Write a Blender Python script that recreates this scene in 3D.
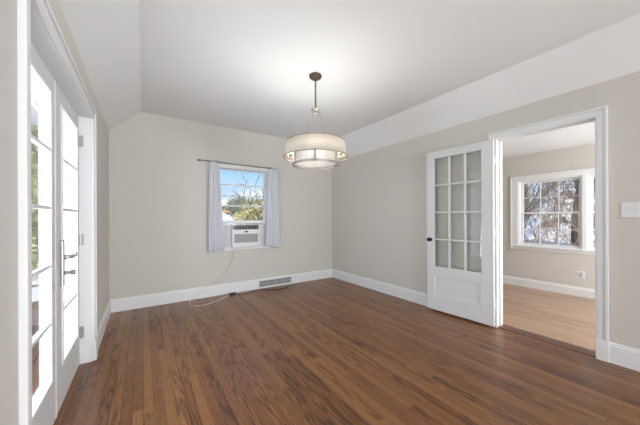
import bpy, bmesh, math, random
from mathutils import Vector, Matrix
C = bpy.context.scene
for o in list(bpy.data.objects): bpy.data.objects.remove(o)
COL = C.collection
PI = math.pi

# ------------------------------------------------------------------ camera
CH = 1.19; YAW = 0.5954; FPX = 261.98
cam = bpy.data.objects.new('camera', bpy.data.cameras.new('camera')); COL.objects.link(cam)
cam.data.sensor_width = 36; cam.data.lens = FPX/640*36
cam.data.shift_y = (218.18-212.5)/640
cam.data.clip_start = 0.03; cam.data.clip_end = 500
cam.location = (0, 0, CH)
cam.matrix_world = (Matrix.Translation((0, 0, CH)) @ Matrix.Rotation(-YAW, 4, 'Z') @ Matrix.Rotation(PI/2, 4, 'X')
                    @ Matrix.Rotation(-0.004, 4, 'Z'))
C.camera = cam

# ------------------------------------------------------------------ world: blue sky with white clouds
w = bpy.data.worlds.new('world'); C.world = w; w.use_nodes = True
nt = w.node_tree; nt.nodes.clear()
out = nt.nodes.new('ShaderNodeOutputWorld'); bg = nt.nodes.new('ShaderNodeBackground')
tc = nt.nodes.new('ShaderNodeTexCoord'); sep = nt.nodes.new('ShaderNodeSeparateXYZ')
nt.links.new(tc.outputs['Generated'], sep.inputs[0])
gr = nt.nodes.new('ShaderNodeValToRGB'); nt.links.new(sep.outputs['Z'], gr.inputs[0])
gr.color_ramp.elements[0].position = 0.0; gr.color_ramp.elements[0].color = (0.80, 0.88, 1.0, 1)
gr.color_ramp.elements[1].position = 0.55; gr.color_ramp.elements[1].color = (0.12, 0.34, 0.85, 1)
e = gr.color_ramp.elements.new(0.20); e.color = (0.27, 0.55, 1.0, 1)
mp = nt.nodes.new('ShaderNodeMapping'); mp.inputs['Scale'].default_value = (1, 1, 3.2)
nt.links.new(tc.outputs['Generated'], mp.inputs[0])
cn = nt.nodes.new('ShaderNodeTexNoise'); cn.inputs['Scale'].default_value = 3.0; cn.inputs['Detail'].default_value = 6
nt.links.new(mp.outputs[0], cn.inputs['Vector'])
cr = nt.nodes.new('ShaderNodeValToRGB'); nt.links.new(cn.outputs['Fac'], cr.inputs[0])
cr.color_ramp.elements[0].position = 0.46; cr.color_ramp.elements[1].position = 0.62
mx = nt.nodes.new('ShaderNodeMixRGB'); nt.links.new(cr.outputs[0], mx.inputs[0])
nt.links.new(gr.outputs[0], mx.inputs[1]); mx.inputs[2].default_value = (1.0, 1.0, 1.03, 1)
nt.links.new(mx.outputs[0], bg.inputs[0]); bg.inputs[1].default_value = 1.0
nt.links.new(bg.outputs[0], out.inputs[0])

def area(name, loc, tgt, sx, sy, power, col=(1, 1, 1)):
    l = bpy.data.lights.new(name, 'AREA'); l.shape = 'RECTANGLE'; l.size = sx; l.size_y = sy
    l.energy = power; l.color = col
    o = bpy.data.objects.new(name, l); COL.objects.link(o); o.location = loc
    o.rotation_euler = (Vector(tgt)-Vector(loc)).to_track_quat('-Z', 'Y').to_euler()
    return o
# added fill behind the camera and in the next room; daylight at french doors
area('rear_fill', (1.45, -4.85, 1.35), (1.5, 4.0, 1.55), 3.0, 1.9, 108, (0.90, 0.955, 1.0))  # added frontal fill before the rear wall, which has no window
area('ceiling_fill', (1.65, -2.3, 0.12), (1.65, -1.2, 2.6), 2.6, 2.8, 27, (0.90, 0.955, 1.0))  # unseen uplight near the floor, added to brighten the ceiling
sd = area('side_fill', (3.10, -2.3, 0.58), (-0.35, 3.3, 2.2), 2.6, 0.95, 38, (0.90, 0.955, 1.0)); sd.data.spread = math.radians(88)  # added low fill for the left wall and slope, no window here
area('door_daylight', (-1.20, 2.00, 1.00), (3.1, 2.5, 1.45), 1.70, 2.0, 66, (0.90, 0.955, 1.0))
area('next_room_fill', (4.4, -1.40, 1.35), (4.4, 3.0, 1.2), 1.9, 1.5, 66, (0.93, 0.97, 1.0))  # unseen fill added at the end wall, which has no window
area('next_room_up_fill', (4.35, 0.2, 0.1), (4.35, 0.5, 2.2), 1.6, 2.0, 4, (0.92, 0.965, 1.0))  # added uplight at floor level, brightens the neighbouring room
sun = bpy.data.lights.new('sun', 'SUN'); sun.energy = 5.0; sun.angle = 0.02; sun.color = (1.0, 0.95, 0.88)
so = bpy.data.objects.new('sun', sun); COL.objects.link(so)
so.rotation_euler = Vector((0.10, 0.75, -0.66)).to_track_quat('-Z', 'Y').to_euler()

C.view_settings.view_transform = 'Standard'; C.view_settings.look = 'None'
C.view_settings.gamma = 1; C.view_settings.use_curve_mapping = False
C.view_settings.exposure = 0.30

# ------------------------------------------------------------------ dimensions (metres)
XL, XR, YB, YF = -0.352, 3.175, 4.255, -5.0
HE, HC, X1, X2 = 2.316, 2.628, -0.014, 2.913
LX = XL-0.30                    # outer face of the left wall
RX = XR+0.12                    # far face of the right wall
BY = YB+0.20                    # outer face of the back wall
XF = 5.43; NZ = 2.262; NY0, NY1 = -1.5, 3.4   # neighbouring room
DY0, DY1, DZ = 1.395, 2.890, 2.035            # french door opening
OY0, OY1, OZ = 0.527, 1.270, 2.032            # cased opening
WX0, WX1, WZ0, WZ1 = 0.985, 1.805, 0.712, 2.008

def ray(u, v):
    a = (u-320)/FPX; b = (218.18-v)/FPX
    c, s = math.cos(-0.004), math.sin(-0.004)
    a, b = a*c-b*s, a*s+b*c
    return Vector((math.sin(YAW)+a*math.cos(YAW), math.cos(YAW)-a*math.sin(YAW), b))
def at(u, v, t): return Vector((0, 0, CH))+ray(u, v)*t
def on_y(u, v, y): d = ray(u, v); return Vector((0, 0, CH))+d*(y/d.y)
def on_z(u, v, z): d = ray(u, v); return Vector((0, 0, CH))+d*((z-CH)/d.z)

# ------------------------------------------------------------------ materials
def mat(name, col, rough=0.5, metal=0.0, bump=0.0, bscale=60, var=0.0, vscale=3, spec=0.5, **kw):
    m = bpy.data.materials.new(name); m.use_nodes = True
    n = m.node_tree; b = n.nodes['Principled BSDF']
    b.inputs['Base Color'].default_value = (*col, 1); b.inputs['Roughness'].default_value = rough
    b.inputs['Metallic'].default_value = metal; b.inputs['Specular IOR Level'].default_value = spec
    for k, v in kw.items(): b.inputs[k.replace('_', ' ')].default_value = v
    t = n.nodes.new('ShaderNodeTexCoord')
    if bump:
        x = n.nodes.new('ShaderNodeTexNoise'); x.inputs['Scale'].default_value = bscale; x.inputs['Detail'].default_value = 3
        n.links.new(t.outputs['Object'], x.inputs['Vector'])
        bp = n.nodes.new('ShaderNodeBump'); bp.inputs['Strength'].default_value = bump; bp.inputs['Distance'].default_value = 0.01
        n.links.new(x.outputs['Fac'], bp.inputs['Height']); n.links.new(bp.outputs[0], b.inputs['Normal'])
    if var:
        x = n.nodes.new('ShaderNodeTexNoise'); x.inputs['Scale'].default_value = vscale; x.inputs['Detail'].default_value = 4
        n.links.new(t.outputs['Object'], x.inputs['Vector'])
        mm = n.nodes.new('ShaderNodeMixRGB')
        mm.inputs[1].default_value = (*[c*(1-var) for c in col], 1); mm.inputs[2].default_value = (*[min(1, c*(1+var)) for c in col], 1)
        n.links.new(x.outputs['Fac'], mm.inputs[0]); n.links.new(mm.outputs[0], b.inputs['Base Color'])
    return m

M = {}
M['wall'] = mat('greige_wall_paint', (0.640, 0.612, 0.568), 0.85, bump=0.04, bscale=220, var=0.012, spec=0.25)
M['ceiling'] = mat('ceiling_paint', (0.83, 0.84, 0.845), 0.9, bump=0.03, bscale=180, spec=0.2)
M['trim'] = mat('white_trim_paint', (0.81, 0.815, 0.82), 0.5, var=0.006)
M['door'] = mat('white_door_paint', (0.73, 0.73, 0.73), 0.65, var=0.006, spec=0.25)
M['nickel'] = mat('brushed_nickel', (0.50, 0.50, 0.49), 0.38, 0.85)
M['bronze'] = mat('aged_bronze', (0.11, 0.075, 0.055), 0.4, 0.8)
M['fixture'] = mat('weathered_grey_metal', (0.36, 0.33, 0.29), 0.42, 0.75, var=0.15, vscale=30)
M['black'] = mat('black_metal', (0.012, 0.011, 0.011), 0.28, 0.4)
M['plastic'] = mat('white_plastic', (0.78, 0.78, 0.78), 0.4)
M['plastic_grey'] = mat('light_grey_plastic', (0.47, 0.47, 0.48), 0.5)
M['dark_plastic'] = mat('dark_plastic', (0.02, 0.02, 0.024), 0.35)
M['painted_plate'] = mat('wall_coloured_plate', (0.61, 0.585, 0.545), 0.6)
M['cord_white'] = mat('white_cord', (0.72, 0.68, 0.60), 0.5)
M['cord_brown'] = mat('brown_cord', (0.05, 0.025, 0.015), 0.5)
M['vent'] = mat('grey_vent_metal', (0.55, 0.55, 0.56), 0.45, 0.1)
M['vent_dark'] = mat('vent_throat', (0.06, 0.06, 0.065), 0.8)
M['rod'] = mat('pewter_rod', (0.30, 0.28, 0.26), 0.4, 0.8)
M['bark'] = mat('grey_bark', (0.13, 0.10, 0.075), 0.9, bump=0.5, bscale=18, var=0.35, vscale=6)
M['bark_pale'] = mat('pale_bark', (0.24, 0.19, 0.14), 0.9, var=0.35, vscale=5)
M['brick_house'] = mat('tan_house_siding', (0.46, 0.27, 0.16), 0.8, var=0.1)
M['house_wall'] = mat('cream_house_siding', (0.62, 0.55, 0.45), 0.8, var=0.05)
M['house_dark'] = mat('house_window_glass', (0.05, 0.06, 0.08), 0.2)
M['snow'] = mat('snow', (0.86, 0.86, 0.87), 0.7, bump=0.3, bscale=2, var=0.05, vscale=0.6)
M['deck'] = mat('weathered_deck_boards', (0.16, 0.10, 0.065), 0.7, var=0.25, vscale=7)
M['blue_cover'] = mat('blue_tarpaulin', (0.06, 0.13, 0.32), 0.5, var=0.1)

n_ = M['snow'].node_tree; sb_ = n_.nodes['Principled BSDF']; t_ = n_.nodes.new('ShaderNodeTexCoord'); x_ = n_.nodes.new('ShaderNodeTexNoise')
x_.inputs['Scale'].default_value = 1.3; x_.inputs['Detail'].default_value = 8; x_.inputs['Roughness'].default_value = 0.7
n_.links.new(t_.outputs['Object'], x_.inputs['Vector']); r_ = n_.nodes.new('ShaderNodeValToRGB'); n_.links.new(x_.outputs['Fac'], r_.inputs[0])
r_.color_ramp.elements[0].position = 0.50; r_.color_ramp.elements[0].color = (0.86, 0.86, 0.87, 1)
r_.color_ramp.elements[1].position = 0.58; r_.color_ramp.elements[1].color = (0.26, 0.20, 0.14, 1)
n_.links.new(r_.outputs[0], sb_.inputs['Base Color'])
M['roof_snow'] = mat('roof_snow', (0.86, 0.87, 0.88), 0.7)
def foliage(name, c1, c2):
    m = mat(name, c1, 0.8); n = m.node_tree; b = n.nodes['Principled BSDF']
    t = n.nodes.new('ShaderNodeTexCoord'); x = n.nodes.new('ShaderNodeTexNoise')
    x.inputs['Scale'].default_value = 1.6; x.inputs['Detail'].default_value = 5
    n.links.new(t.outputs['Object'], x.inputs['Vector'])
    r = n.nodes.new('ShaderNodeValToRGB'); r.color_ramp.elements[0].position = 0.38; r.color_ramp.elements[1].position = 0.62
    r.color_ramp.elements[0].color = (*c1, 1); r.color_ramp.elements[1].color = (*c2, 1)
    n.links.new(x.outputs['Fac'], r.inputs[0]); n.links.new(r.outputs[0], b.inputs['Base Color'])
    return m
M['evergreen'] = foliage('evergreen_foliage', (0.12, 0.15, 0.05), (0.62, 0.62, 0.30))
M['golden'] = foliage('golden_shrub_foliage', (0.24, 0.22, 0.07), (0.62, 0.56, 0.27))
M['fargreen'] = foliage('distant_tree_foliage', (0.10, 0.13, 0.08), (0.26, 0.27, 0.18))

def glass_mat(name, ior):
    m = bpy.data.materials.new(name); m.use_nodes = True; n = m.node_tree; n.nodes.clear()
    o = n.nodes.new('ShaderNodeOutputMaterial'); t = n.nodes.new('ShaderNodeBsdfTransparent'); g = n.nodes.new('ShaderNodeBsdfGlossy')
    t.inputs[0].default_value = (0.97, 0.98, 0.98, 1); g.inputs['Roughness'].default_value = 0.01
    # Schlick reflectance from the angle to the surface, the same on both faces of the pane
    ge = n.nodes.new('ShaderNodeNewGeometry'); dp = n.nodes.new('ShaderNodeVectorMath'); dp.operation = 'DOT_PRODUCT'
    n.links.new(ge.outputs['Normal'], dp.inputs[0]); n.links.new(ge.outputs['Incoming'], dp.inputs[1])
    def mth(op, a, b):
        q = n.nodes.new('ShaderNodeMath'); q.operation = op; q.use_clamp = True
        for i, z in enumerate((a, b)):
            if z is None: continue
            if isinstance(z, float): q.inputs[i].default_value = z
            else: n.links.new(z, q.inputs[i])
        return q.outputs[0]
    r0 = ((ior-1)/(ior+1))**2
    ab = n.nodes.new('ShaderNodeMath'); ab.operation = 'ABSOLUTE'; n.links.new(dp.outputs['Value'], ab.inputs[0])
    fr = mth('ADD', mth('MULTIPLY', mth('POWER', mth('SUBTRACT', 1.0, ab.outputs[0]), 5.0), 1-r0), r0)
    x = n.nodes.new('ShaderNodeMixShader'); n.links.new(fr, x.inputs[0])
    n.links.new(t.outputs[0], x.inputs[1]); n.links.new(g.outputs[0], x.inputs[2]); n.links.new(x.outputs[0], o.inputs[0])
    return m
M['glass'] = glass_mat('window_glass', 1.4); M['door_glass'] = glass_mat('old_door_glass', 1.6)

def cloth_mat(name, col, trans, em=None):
    m = bpy.data.materials.new(name); m.use_nodes = True; n = m.node_tree; n.nodes.clear()
    o = n.nodes.new('ShaderNodeOutputMaterial'); d = n.nodes.new('ShaderNodeBsdfDiffuse'); t = n.nodes.new('ShaderNodeBsdfTranslucent')
    tc = n.nodes.new('ShaderNodeTexCoord'); ns = n.nodes.new('ShaderNodeTexNoise'); mp = n.nodes.new('ShaderNodeMapping')
    mp.inputs['Scale'].default_value = (90, 90, 14); ns.inputs['Scale'].default_value = 1.0
    n.links.new(tc.outputs['Object'], mp.inputs[0]); n.links.new(mp.outputs[0], ns.inputs['Vector'])
    mm = n.nodes.new('ShaderNodeMixRGB'); mm.inputs[1].default_value = (*[c*0.93 for c in col], 1); mm.inputs[2].default_value = (*[min(1, c*1.05) for c in col], 1)
    n.links.new(ns.outputs['Fac'], mm.inputs[0])
    n.links.new(mm.outputs[0], d.inputs[0]); n.links.new(mm.outputs[0], t.inputs[0])
    x = n.nodes.new('ShaderNodeMixShader'); x.inputs[0].default_value = trans
    n.links.new(d.outputs[0], x.inputs[1]); n.links.new(t.outputs[0], x.inputs[2]); n.links.new(x.outputs[0], o.inputs[0])
    return m
M['curtain'] = cloth_mat('sheer_white_curtain', (0.90, 0.90, 0.945), 0.30)
M['shade'] = cloth_mat('oatmeal_linen_shade', (0.74, 0.69, 0.60), 0.30)
M['diffuser'] = cloth_mat('frosted_diffuser', (0.82, 0.81, 0.78), 0.35)
mb = bpy.data.materials.new('lit_bulb'); mb.use_nodes = True
mb.node_tree.nodes['Principled BSDF'].inputs['Emission Color'].default_value = (1, 0.86, 0.66, 1)
mb.node_tree.nodes['Principled BSDF'].inputs['Emission Strength'].default_value = 1.5
M['bulb'] = mb

def wood(name, dark, mid, light, width, length, rough, seam=(0.012, 0.006, 0.003), coat=0.3):
    """strip flooring laid along Y: per-board tone, long grain, cathedral figure, fine seams"""
    m = bpy.data.materials.new(name); m.use_nodes = True; n = m.node_tree; b = n.nodes['Principled BSDF']; L = n.links
    def N(t, **kw):
        x = n.nodes.new(t)
        for k, v in kw.items(): setattr(x, k, v)
        return x
    def Mth(op, a, b_=None, clamp=False):
        x = N('ShaderNodeMath', operation=op, use_clamp=clamp)
        for i, q in enumerate((a, b_)):
            if q is None: continue
            if isinstance(q, (int, float)): x.inputs[i].default_value = q
            else: L.new(q, x.inputs[i])
        return x.outputs[0]
    tc = N('ShaderNodeTexCoord'); s = N('ShaderNodeSeparateXYZ'); L.new(tc.outputs['Object'], s.inputs[0])
    xs = Mth('DIVIDE', s.outputs[0], width); ci = Mth('FLOOR', xs); fx = Mth('SUBTRACT', xs, ci)
    wn = N('ShaderNodeTexWhiteNoise', noise_dimensions='1D'); L.new(ci, wn.inputs['W'])
    ys = Mth('ADD', Mth('DIVIDE', s.outputs[1], length), Mth('MULTIPLY', wn.outputs['Value'], 7.3))
    ri = Mth('FLOOR', ys); fy = Mth('SUBTRACT', ys, ri)
    cv = N('ShaderNodeCombineXYZ'); L.new(ci, cv.inputs[0]); L.new(ri, cv.inputs[1])
    bn = N('ShaderNodeTexWhiteNoise', noise_dimensions='3D'); L.new(cv.outputs[0], bn.inputs['Vector'])
    # seams
    ex = Mth('MINIMUM', fx, Mth('SUBTRACT', 1.0, fx)); ex = Mth('MULTIPLY', ex, width)
    ey = Mth('MINIMUM', fy, Mth('SUBTRACT', 1.0, fy)); ey = Mth('MULTIPLY', ey, length)
    sx = Mth('LESS_THAN', ex, 0.0017); sy = Mth('LESS_THAN', ey, 0.0012); sm = Mth('MAXIMUM', sx, sy)
    ws = N('ShaderNodeTexWhiteNoise', noise_dimensions='1D'); L.new(Mth('ADD', ci, 31.7), ws.inputs['W'])
    sm = Mth('MULTIPLY', sm, Mth('ADD', 0.25, Mth('MULTIPLY', ws.outputs['Value'], 0.75)))
    # grain coordinates, shifted per board
    off = N('ShaderNodeVectorMath', operation='SCALE'); L.new(bn.outputs['Color'], off.inputs[0]); off.inputs['Scale'].default_value = 40
    ad = N('ShaderNodeVectorMath', operation='ADD'); L.new(tc.outputs['Object'], ad.inputs[0]); L.new(off.outputs[0], ad.inputs[1])
    mp = N('ShaderNodeMapping'); mp.inputs['Scale'].default_value = (13, 1.0, 1); L.new(ad.outputs[0], mp.inputs[0])
    n1 = N('ShaderNodeTexNoise'); n1.inputs['Scale'].default_value = 1.0; n1.inputs['Detail'].default_value = 2; L.new(mp.outputs[0], n1.inputs['Vector'])
    rings = Mth('SINE', Mth('MULTIPLY', n1.outputs['Fac'], 58.0)); rings = Mth('MULTIPLY', Mth('ADD', rings, 1.0), 0.5)
    sc_ = N('ShaderNodeSeparateXYZ'); L.new(bn.outputs['Color'], sc_.inputs[0])
    figure = Mth('ADD', 0.18, Mth('MULTIPLY', Mth('GREATER_THAN', sc_.outputs[1], 0.52), 0.82))      # only some boards show a bold cathedral figure
    rings = Mth('SUBTRACT', 1.0, Mth('MULTIPLY', Mth('POWER', rings, 2.2), figure))
    mp2 = N('ShaderNodeMapping'); mp2.inputs['Scale'].default_value = (300, 14, 1); L.new(ad.outputs[0], mp2.inputs[0])
    n2 = N('ShaderNodeTexNoise'); n2.inputs['Scale'].default_value = 1.0; n2.inputs['Detail'].default_value = 4; L.new(mp2.outputs[0], n2.inputs['Vector'])
    fine = N('ShaderNodeMapRange'); L.new(n2.outputs['Fac'], fine.inputs[0]); fine.inputs[1].default_value = 0.3; fine.inputs[2].default_value = 0.7
    g = Mth('ADD', Mth('MULTIPLY', rings, 0.38), Mth('MULTIPLY', fine.outputs[0], 0.28))
    g = Mth('ADD', g, Mth('MULTIPLY', bn.outputs['Value'], 0.30), True)
    r = N('ShaderNodeValToRGB'); L.new(g, r.inputs[0])
    r.color_ramp.elements[0].position = 0.08; r.color_ramp.elements[0].color = (*dark, 1)
    r.color_ramp.elements[1].position = 0.98; r.color_ramp.elements[1].color = (*light, 1)
    q = r.color_ramp.elements.new(0.5); q.color = (*mid, 1)
    mm = N('ShaderNodeMixRGB'); L.new(Mth('MULTIPLY', sm, 1.0), mm.inputs[0]); L.new(r.outputs[0], mm.inputs[1]); mm.inputs[2].default_value = (*seam, 1)
    L.new(mm.outputs[0], b.inputs['Base Color'])
    L.new(Mth('ADD', rough-0.05, Mth('MULTIPLY', fine.outputs[0], 0.10)), b.inputs['Roughness'])
    bp = N('ShaderNodeBump'); bp.inputs['Strength'].default_value = 0.25; bp.inputs['Distance'].default_value = 0.002
    L.new(Mth('SUBTRACT', Mth('MULTIPLY', g, 0.4), sm), bp.inputs['Height']); L.new(bp.outputs[0], b.inputs['Normal'])
    b.inputs['Specular IOR Level'].default_value = 0.32; b.inputs['Coat Weight'].default_value = coat; b.inputs['Coat Roughness'].default_value = 0.2
    return m
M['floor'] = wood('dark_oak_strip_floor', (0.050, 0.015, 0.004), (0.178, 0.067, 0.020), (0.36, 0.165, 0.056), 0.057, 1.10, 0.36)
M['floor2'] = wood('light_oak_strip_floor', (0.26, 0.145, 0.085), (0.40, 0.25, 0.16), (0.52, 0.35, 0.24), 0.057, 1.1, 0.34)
M['threshold'] = mat('dark_walnut_threshold', (0.13, 0.055, 0.03), 0.3, var=0.25, vscale=14)

# ------------------------------------------------------------------ mesh helpers
def tag(o, label=None, cat=None, group=None, kind=None):
    if label: o['label'] = label
    if cat: o['category'] = cat
    if group: o['group'] = group
    if kind: o['kind'] = kind
    return o
def obj(name, bm, m, parent=None, bevel=0, smooth=False, seg=2):
    me = bpy.data.meshes.new(name)
    bmesh.ops.recalc_face_normals(bm, faces=bm.faces[:]); bm.to_mesh(me); bm.free()
    if smooth:
        for p in me.polygons: p.use_smooth = True
    o = bpy.data.objects.new(name, me); COL.objects.link(o); me.materials.append(M[m] if isinstance(m, str) else m)
    if parent is not None: o.parent = parent
    if bevel:
        b = o.modifiers.new('bevel', 'BEVEL'); b.width = bevel; b.segments = seg; b.limit_method = 'ANGLE'; b.angle_limit = 0.6
    return o
def empty(name, loc=(0, 0, 0), rz=0):
    o = bpy.data.objects.new(name, None); COL.objects.link(o); o.location = loc; o.rotation_euler = (0, 0, rz); o.empty_display_size = 0.1
    return o
def B(): return bmesh.new()
def box(bm, x0, x1, y0, y1, z0, z1):
    v = [bm.verts.new(p) for p in ((x0, y0, z0), (x1, y0, z0), (x1, y1, z0), (x0, y1, z0), (x0, y0, z1), (x1, y0, z1), (x1, y1, z1), (x0, y1, z1))]
    for f in ((0, 3, 2, 1), (4, 5, 6, 7), (0, 1, 5, 4), (1, 2, 6, 5), (2, 3, 7, 6), (3, 0, 4, 7)): bm.faces.new([v[i] for i in f])
    return bm
def prism(bm, pts, d):
    """extrude a polygon of 3D points by vector d"""
    d = Vector(d); a = [bm.verts.new(p) for p in pts]; b = [bm.verts.new(Vector(p)+d) for p in pts]
    bm.faces.new(a); bm.faces.new(b[::-1]); n = len(pts)
    for i in range(n): bm.faces.new((a[i], a[(i+1) % n], b[(i+1) % n], b[i]))
    return bm
def tube(bm, pts, r, seg=8, cap=True):
    pts = [Vector(p) for p in pts]; n = len(pts); rs = r if isinstance(r, (list, tuple)) else [r]*n
    prev = None; rings = []
    for i, p in enumerate(pts):
        t = (pts[min(i+1, n-1)]-pts[max(i-1, 0)]).normalized()
        if prev is None:
            u = t.orthogonal().normalized()
        else:
            u = (prev - t*prev.dot(t)); u = u.normalized() if u.length > 1e-6 else t.orthogonal().normalized()
        prev = u; v = t.cross(u)
        rings.append([bm.verts.new(p+(u*math.cos(2*PI*k/seg)+v*math.sin(2*PI*k/seg))*rs[i]) for k in range(seg)])
    for a, b in zip(rings, rings[1:]):
        for k in range(seg): bm.faces.new((a[k], a[(k+1) % seg], b[(k+1) % seg], b[k]))
    if cap: bm.faces.new(rings[0][::-1]); bm.faces.new(rings[-1])
    return bm
def lathe(bm, prof, seg=32, mtx=Matrix(), closed=False):
    rings = []
    for r, z in prof:
        if r < 1e-6: rings.append([bm.verts.new(mtx @ Vector((0, 0, z)))])
        else: rings.append([bm.verts.new(mtx @ Vector((r*math.cos(2*PI*k/seg), r*math.sin(2*PI*k/seg), z))) for k in range(seg)])
    pr = list(zip(rings, rings[1:]))
    if closed: pr.append((rings[-1], rings[0]))
    for a, b in pr:
        for k in range(seg):
            j = (k+1) % seg
            if len(a) == 1 and len(b) == 1: continue
            if len(a) == 1: bm.faces.new((a[0], b[j], b[k]))
            elif len(b) == 1: bm.faces.new((a[k], a[j], b[0]))
            else: bm.faces.new((a[k], a[j], b[j], b[k]))
    return bm
def torus(bm, c, R, r, mtx=None, seg=14, s2=6):
    mtx = mtx or Matrix(); c = Vector(c)
    rings = [[bm.verts.new(c+mtx @ Vector(((R+r*math.cos(2*PI*j/s2))*math.cos(2*PI*i/seg), (R+r*math.cos(2*PI*j/s2))*math.sin(2*PI*i/seg), r*math.sin(2*PI*j/s2)))) for j in range(s2)] for i in range(seg)]
    for i in range(seg):
        a, b = rings[i], rings[(i+1) % seg]
        for j in range(s2): bm.faces.new((a[j], a[(j+1) % s2], b[(j+1) % s2], b[j]))
    return bm
def smoothpts(pts, n=6):
    P = [Vector(p) for p in pts]; P = [P[0]*2-P[1]]+P+[P[-1]*2-P[-2]]; R = []
    for i in range(1, len(P)-2):
        for k in range(n):
            t = k/n; a, b, c, d = P[i-1:i+3]
            R.append(0.5*((2*b)+(c-a)*t+(2*a-5*b+4*c-d)*t*t+(3*b-a-3*c+d)*t**3))
    R.append(P[-2]); return R
def struct(name, bm, m, parent=None, **kw):
    o = obj(name, bm, m, parent, **kw)
    if parent is None: o['kind'] = 'structure'
    return o

# ------------------------------------------------------------------ room shell
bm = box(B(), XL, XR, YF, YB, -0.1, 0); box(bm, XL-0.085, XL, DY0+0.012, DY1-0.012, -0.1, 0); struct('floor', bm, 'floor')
bm = B(); box(bm, LX-0.02, XL-0.086, DY0, DY1, -0.1, -0.002); struct('trim_2', bm, 'threshold')
bm = B()                                                            # flat ceiling with two sloping sides
th = 0.12
prism(bm, [(X1, YF, HC), (X2, YF, HC), (X2, YF, HC+th), (X1, YF, HC+th)], (0, YB-YF+0.2, 0))
prism(bm, [(XL, YF, HE), (X1, YF, HC), (X1, YF, HC+th), (XL-0.1, YF, HE+th)], (0, YB-YF+0.2, 0))
prism(bm, [(X2, YF, HC), (XR, YF, HE), (XR+0.1, YF, HE+th), (X2, YF, HC+th)], (0, YB-YF+0.2, 0))
struct('ceiling', bm, 'ceiling')
bm = B(); box(bm, LX, XL, YF, DY0, -0.1, HE+0.05); box(bm, LX, XL, DY1, BY, -0.1, HE+0.05); box(bm, LX, XL, DY0, DY1, DZ, HE+0.05)
struct('wall_left', bm, 'wall')
bm = B(); box(bm, XL, WX0, YB, BY, -0.1, HE); box(bm, WX1, RX, YB, BY, -0.1, HE)
box(bm, WX0, WX1, YB, BY, -0.1, WZ0); box(bm, WX0, WX1, YB, BY, WZ1, HE)
prism(bm, [(XL, YB, HE), (XR, YB, HE), (X2, YB, HC), (X1, YB, HC)], (0, 0.2, 0))
struct('wall_back', bm, 'wall')
bm = B(); box(bm, XR, RX, YF, OY0-0.018, -0.1, HE+0.05); box(bm, XR, RX, OY1+0.018, YB, -0.1, HE+0.05); box(bm, XR, RX, OY0-0.018, OY1+0.018, OZ+0.018, HE+0.05)
struct('wall_right', bm, 'wall')
bm = B(); box(bm, LX, RX, YF-0.15, YF, -0.1, HC+th); struct('wall_front', bm, 'wall')

# neighbouring room
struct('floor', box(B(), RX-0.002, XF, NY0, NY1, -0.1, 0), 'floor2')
struct('ceiling', box(B(), RX, XF+0.1, NY0, NY1, NZ, NZ+0.1), 'ceiling')
struct('wall_far_back', box(B(), RX, XF+0.2, NY1, NY1+0.12, -0.1, NZ+0.1), 'wall')
struct('wall_far_front', box(B(), RX, XF+0.2, NY0-0.12, NY0, -0.1, NZ+0.1), 'wall')
GA0, GA1, GB0, GB1, FZ0, FZ1 = 1.04, 1.845, 0.185, 0.99, 0.70, 1.815
bm = B(); box(bm, XF, XF+0.2, NY0, GB0, -0.1, NZ+0.1); box(bm, XF, XF+0.2, GA1, NY1, -0.1, NZ+0.1)
box(bm, XF, XF+0.2, GB0, GA1, -0.1, FZ0); box(bm, XF, XF+0.2, GB0, GA1, FZ1, NZ+0.1); box(bm, XF, XF+0.2, GB1, GA0, FZ0, FZ1)
struct('wall_far', bm, 'wall')

# ------------------------------------------------------------------ baseboards
def base_x(bm, x0, x1, y, s, h=0.165):          # along x, standing proud towards s*y
    prof = [(0, 0), (0.017, 0), (0.017, h-0.028), (0.012, h-0.018), (0.010, h-0.005), (0.004, h), (0, h)]
    prism(bm, [(x0, y+s*a, z) for a, z in prof], (x1-x0, 0, 0))
def base_y(bm, y0, y1, x, s, h=0.165):
    prof = [(0, 0), (0.017, 0), (0.017, h-0.028), (0.012, h-0.018), (0.010, h-0.005), (0.004, h), (0, h)]
    prism(bm, [(x+s*a, y0, z) for a, z in prof], (0, y1-y0, 0))
bm = B(); base_x(bm, XL, XR, YB, -1); struct('baseboard_back', bm, 'trim')
bm = B(); base_y(bm, OY1+0.085, YB-0.018, XR, -1); base_y(bm, YF, OY0-0.075, XR, -1); struct('baseboard_right', bm, 'trim')
bm = B(); base_y(bm, DY1+0.087, YB-0.018, XL, 1); base_y(bm, YF, DY0-0.087, XL, 1); struct('baseboard_left', bm, 'trim')
bm = B(); base_y(bm, NY0, NY1, XF, -1, 0.14); struct('baseboard_far', bm, 'trim')

# ------------------------------------------------------------------ french door opening: casing, deep jamb
def casing_y(bm, x, s, y0, y1, z1, wd, cap=0.0, z0=0):
    """flat casing with raised outer back-band round an opening in a wall of constant x"""
    def ring(a, b, t):
        box(bm, *sorted((x, x+s*t)), y0-b, y0-a, z0, z1+a); box(bm, *sorted((x, x+s*t)), y1+a, y1+b, z0, z1+a)
        box(bm, *sorted((x, x+s*t)), y0-b, y1+b, z1+a, z1+b)
    ring(0.0, wd*0.74, 0.014); ring(wd*0.12, wd*0.62, 0.0165); ring(wd*0.74, wd, 0.024)
bm = B(); casing_y(bm, XL, 1, DY0, DY1, DZ, 0.082)
box(bm, XL, XL+0.027, DY0-0.084, DY0-0.001, 0, 0.17); box(bm, XL, XL+0.027, DY1+0.001, DY1+0.084, 0, 0.17)
struct('trim_1', bm, 'trim', bevel=0.003)
bm = B()                                                            # jamb lining with stops, through the thick wall
def jamb_line(x0, x1, t):
    box(bm, x0, x1, DY1-t, DY1, 0, DZ); box(bm, x0, x1, DY0, DY0+t, 0, DZ); box(bm, x0, x1, DY0, DY1, DZ-t, DZ)
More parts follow.
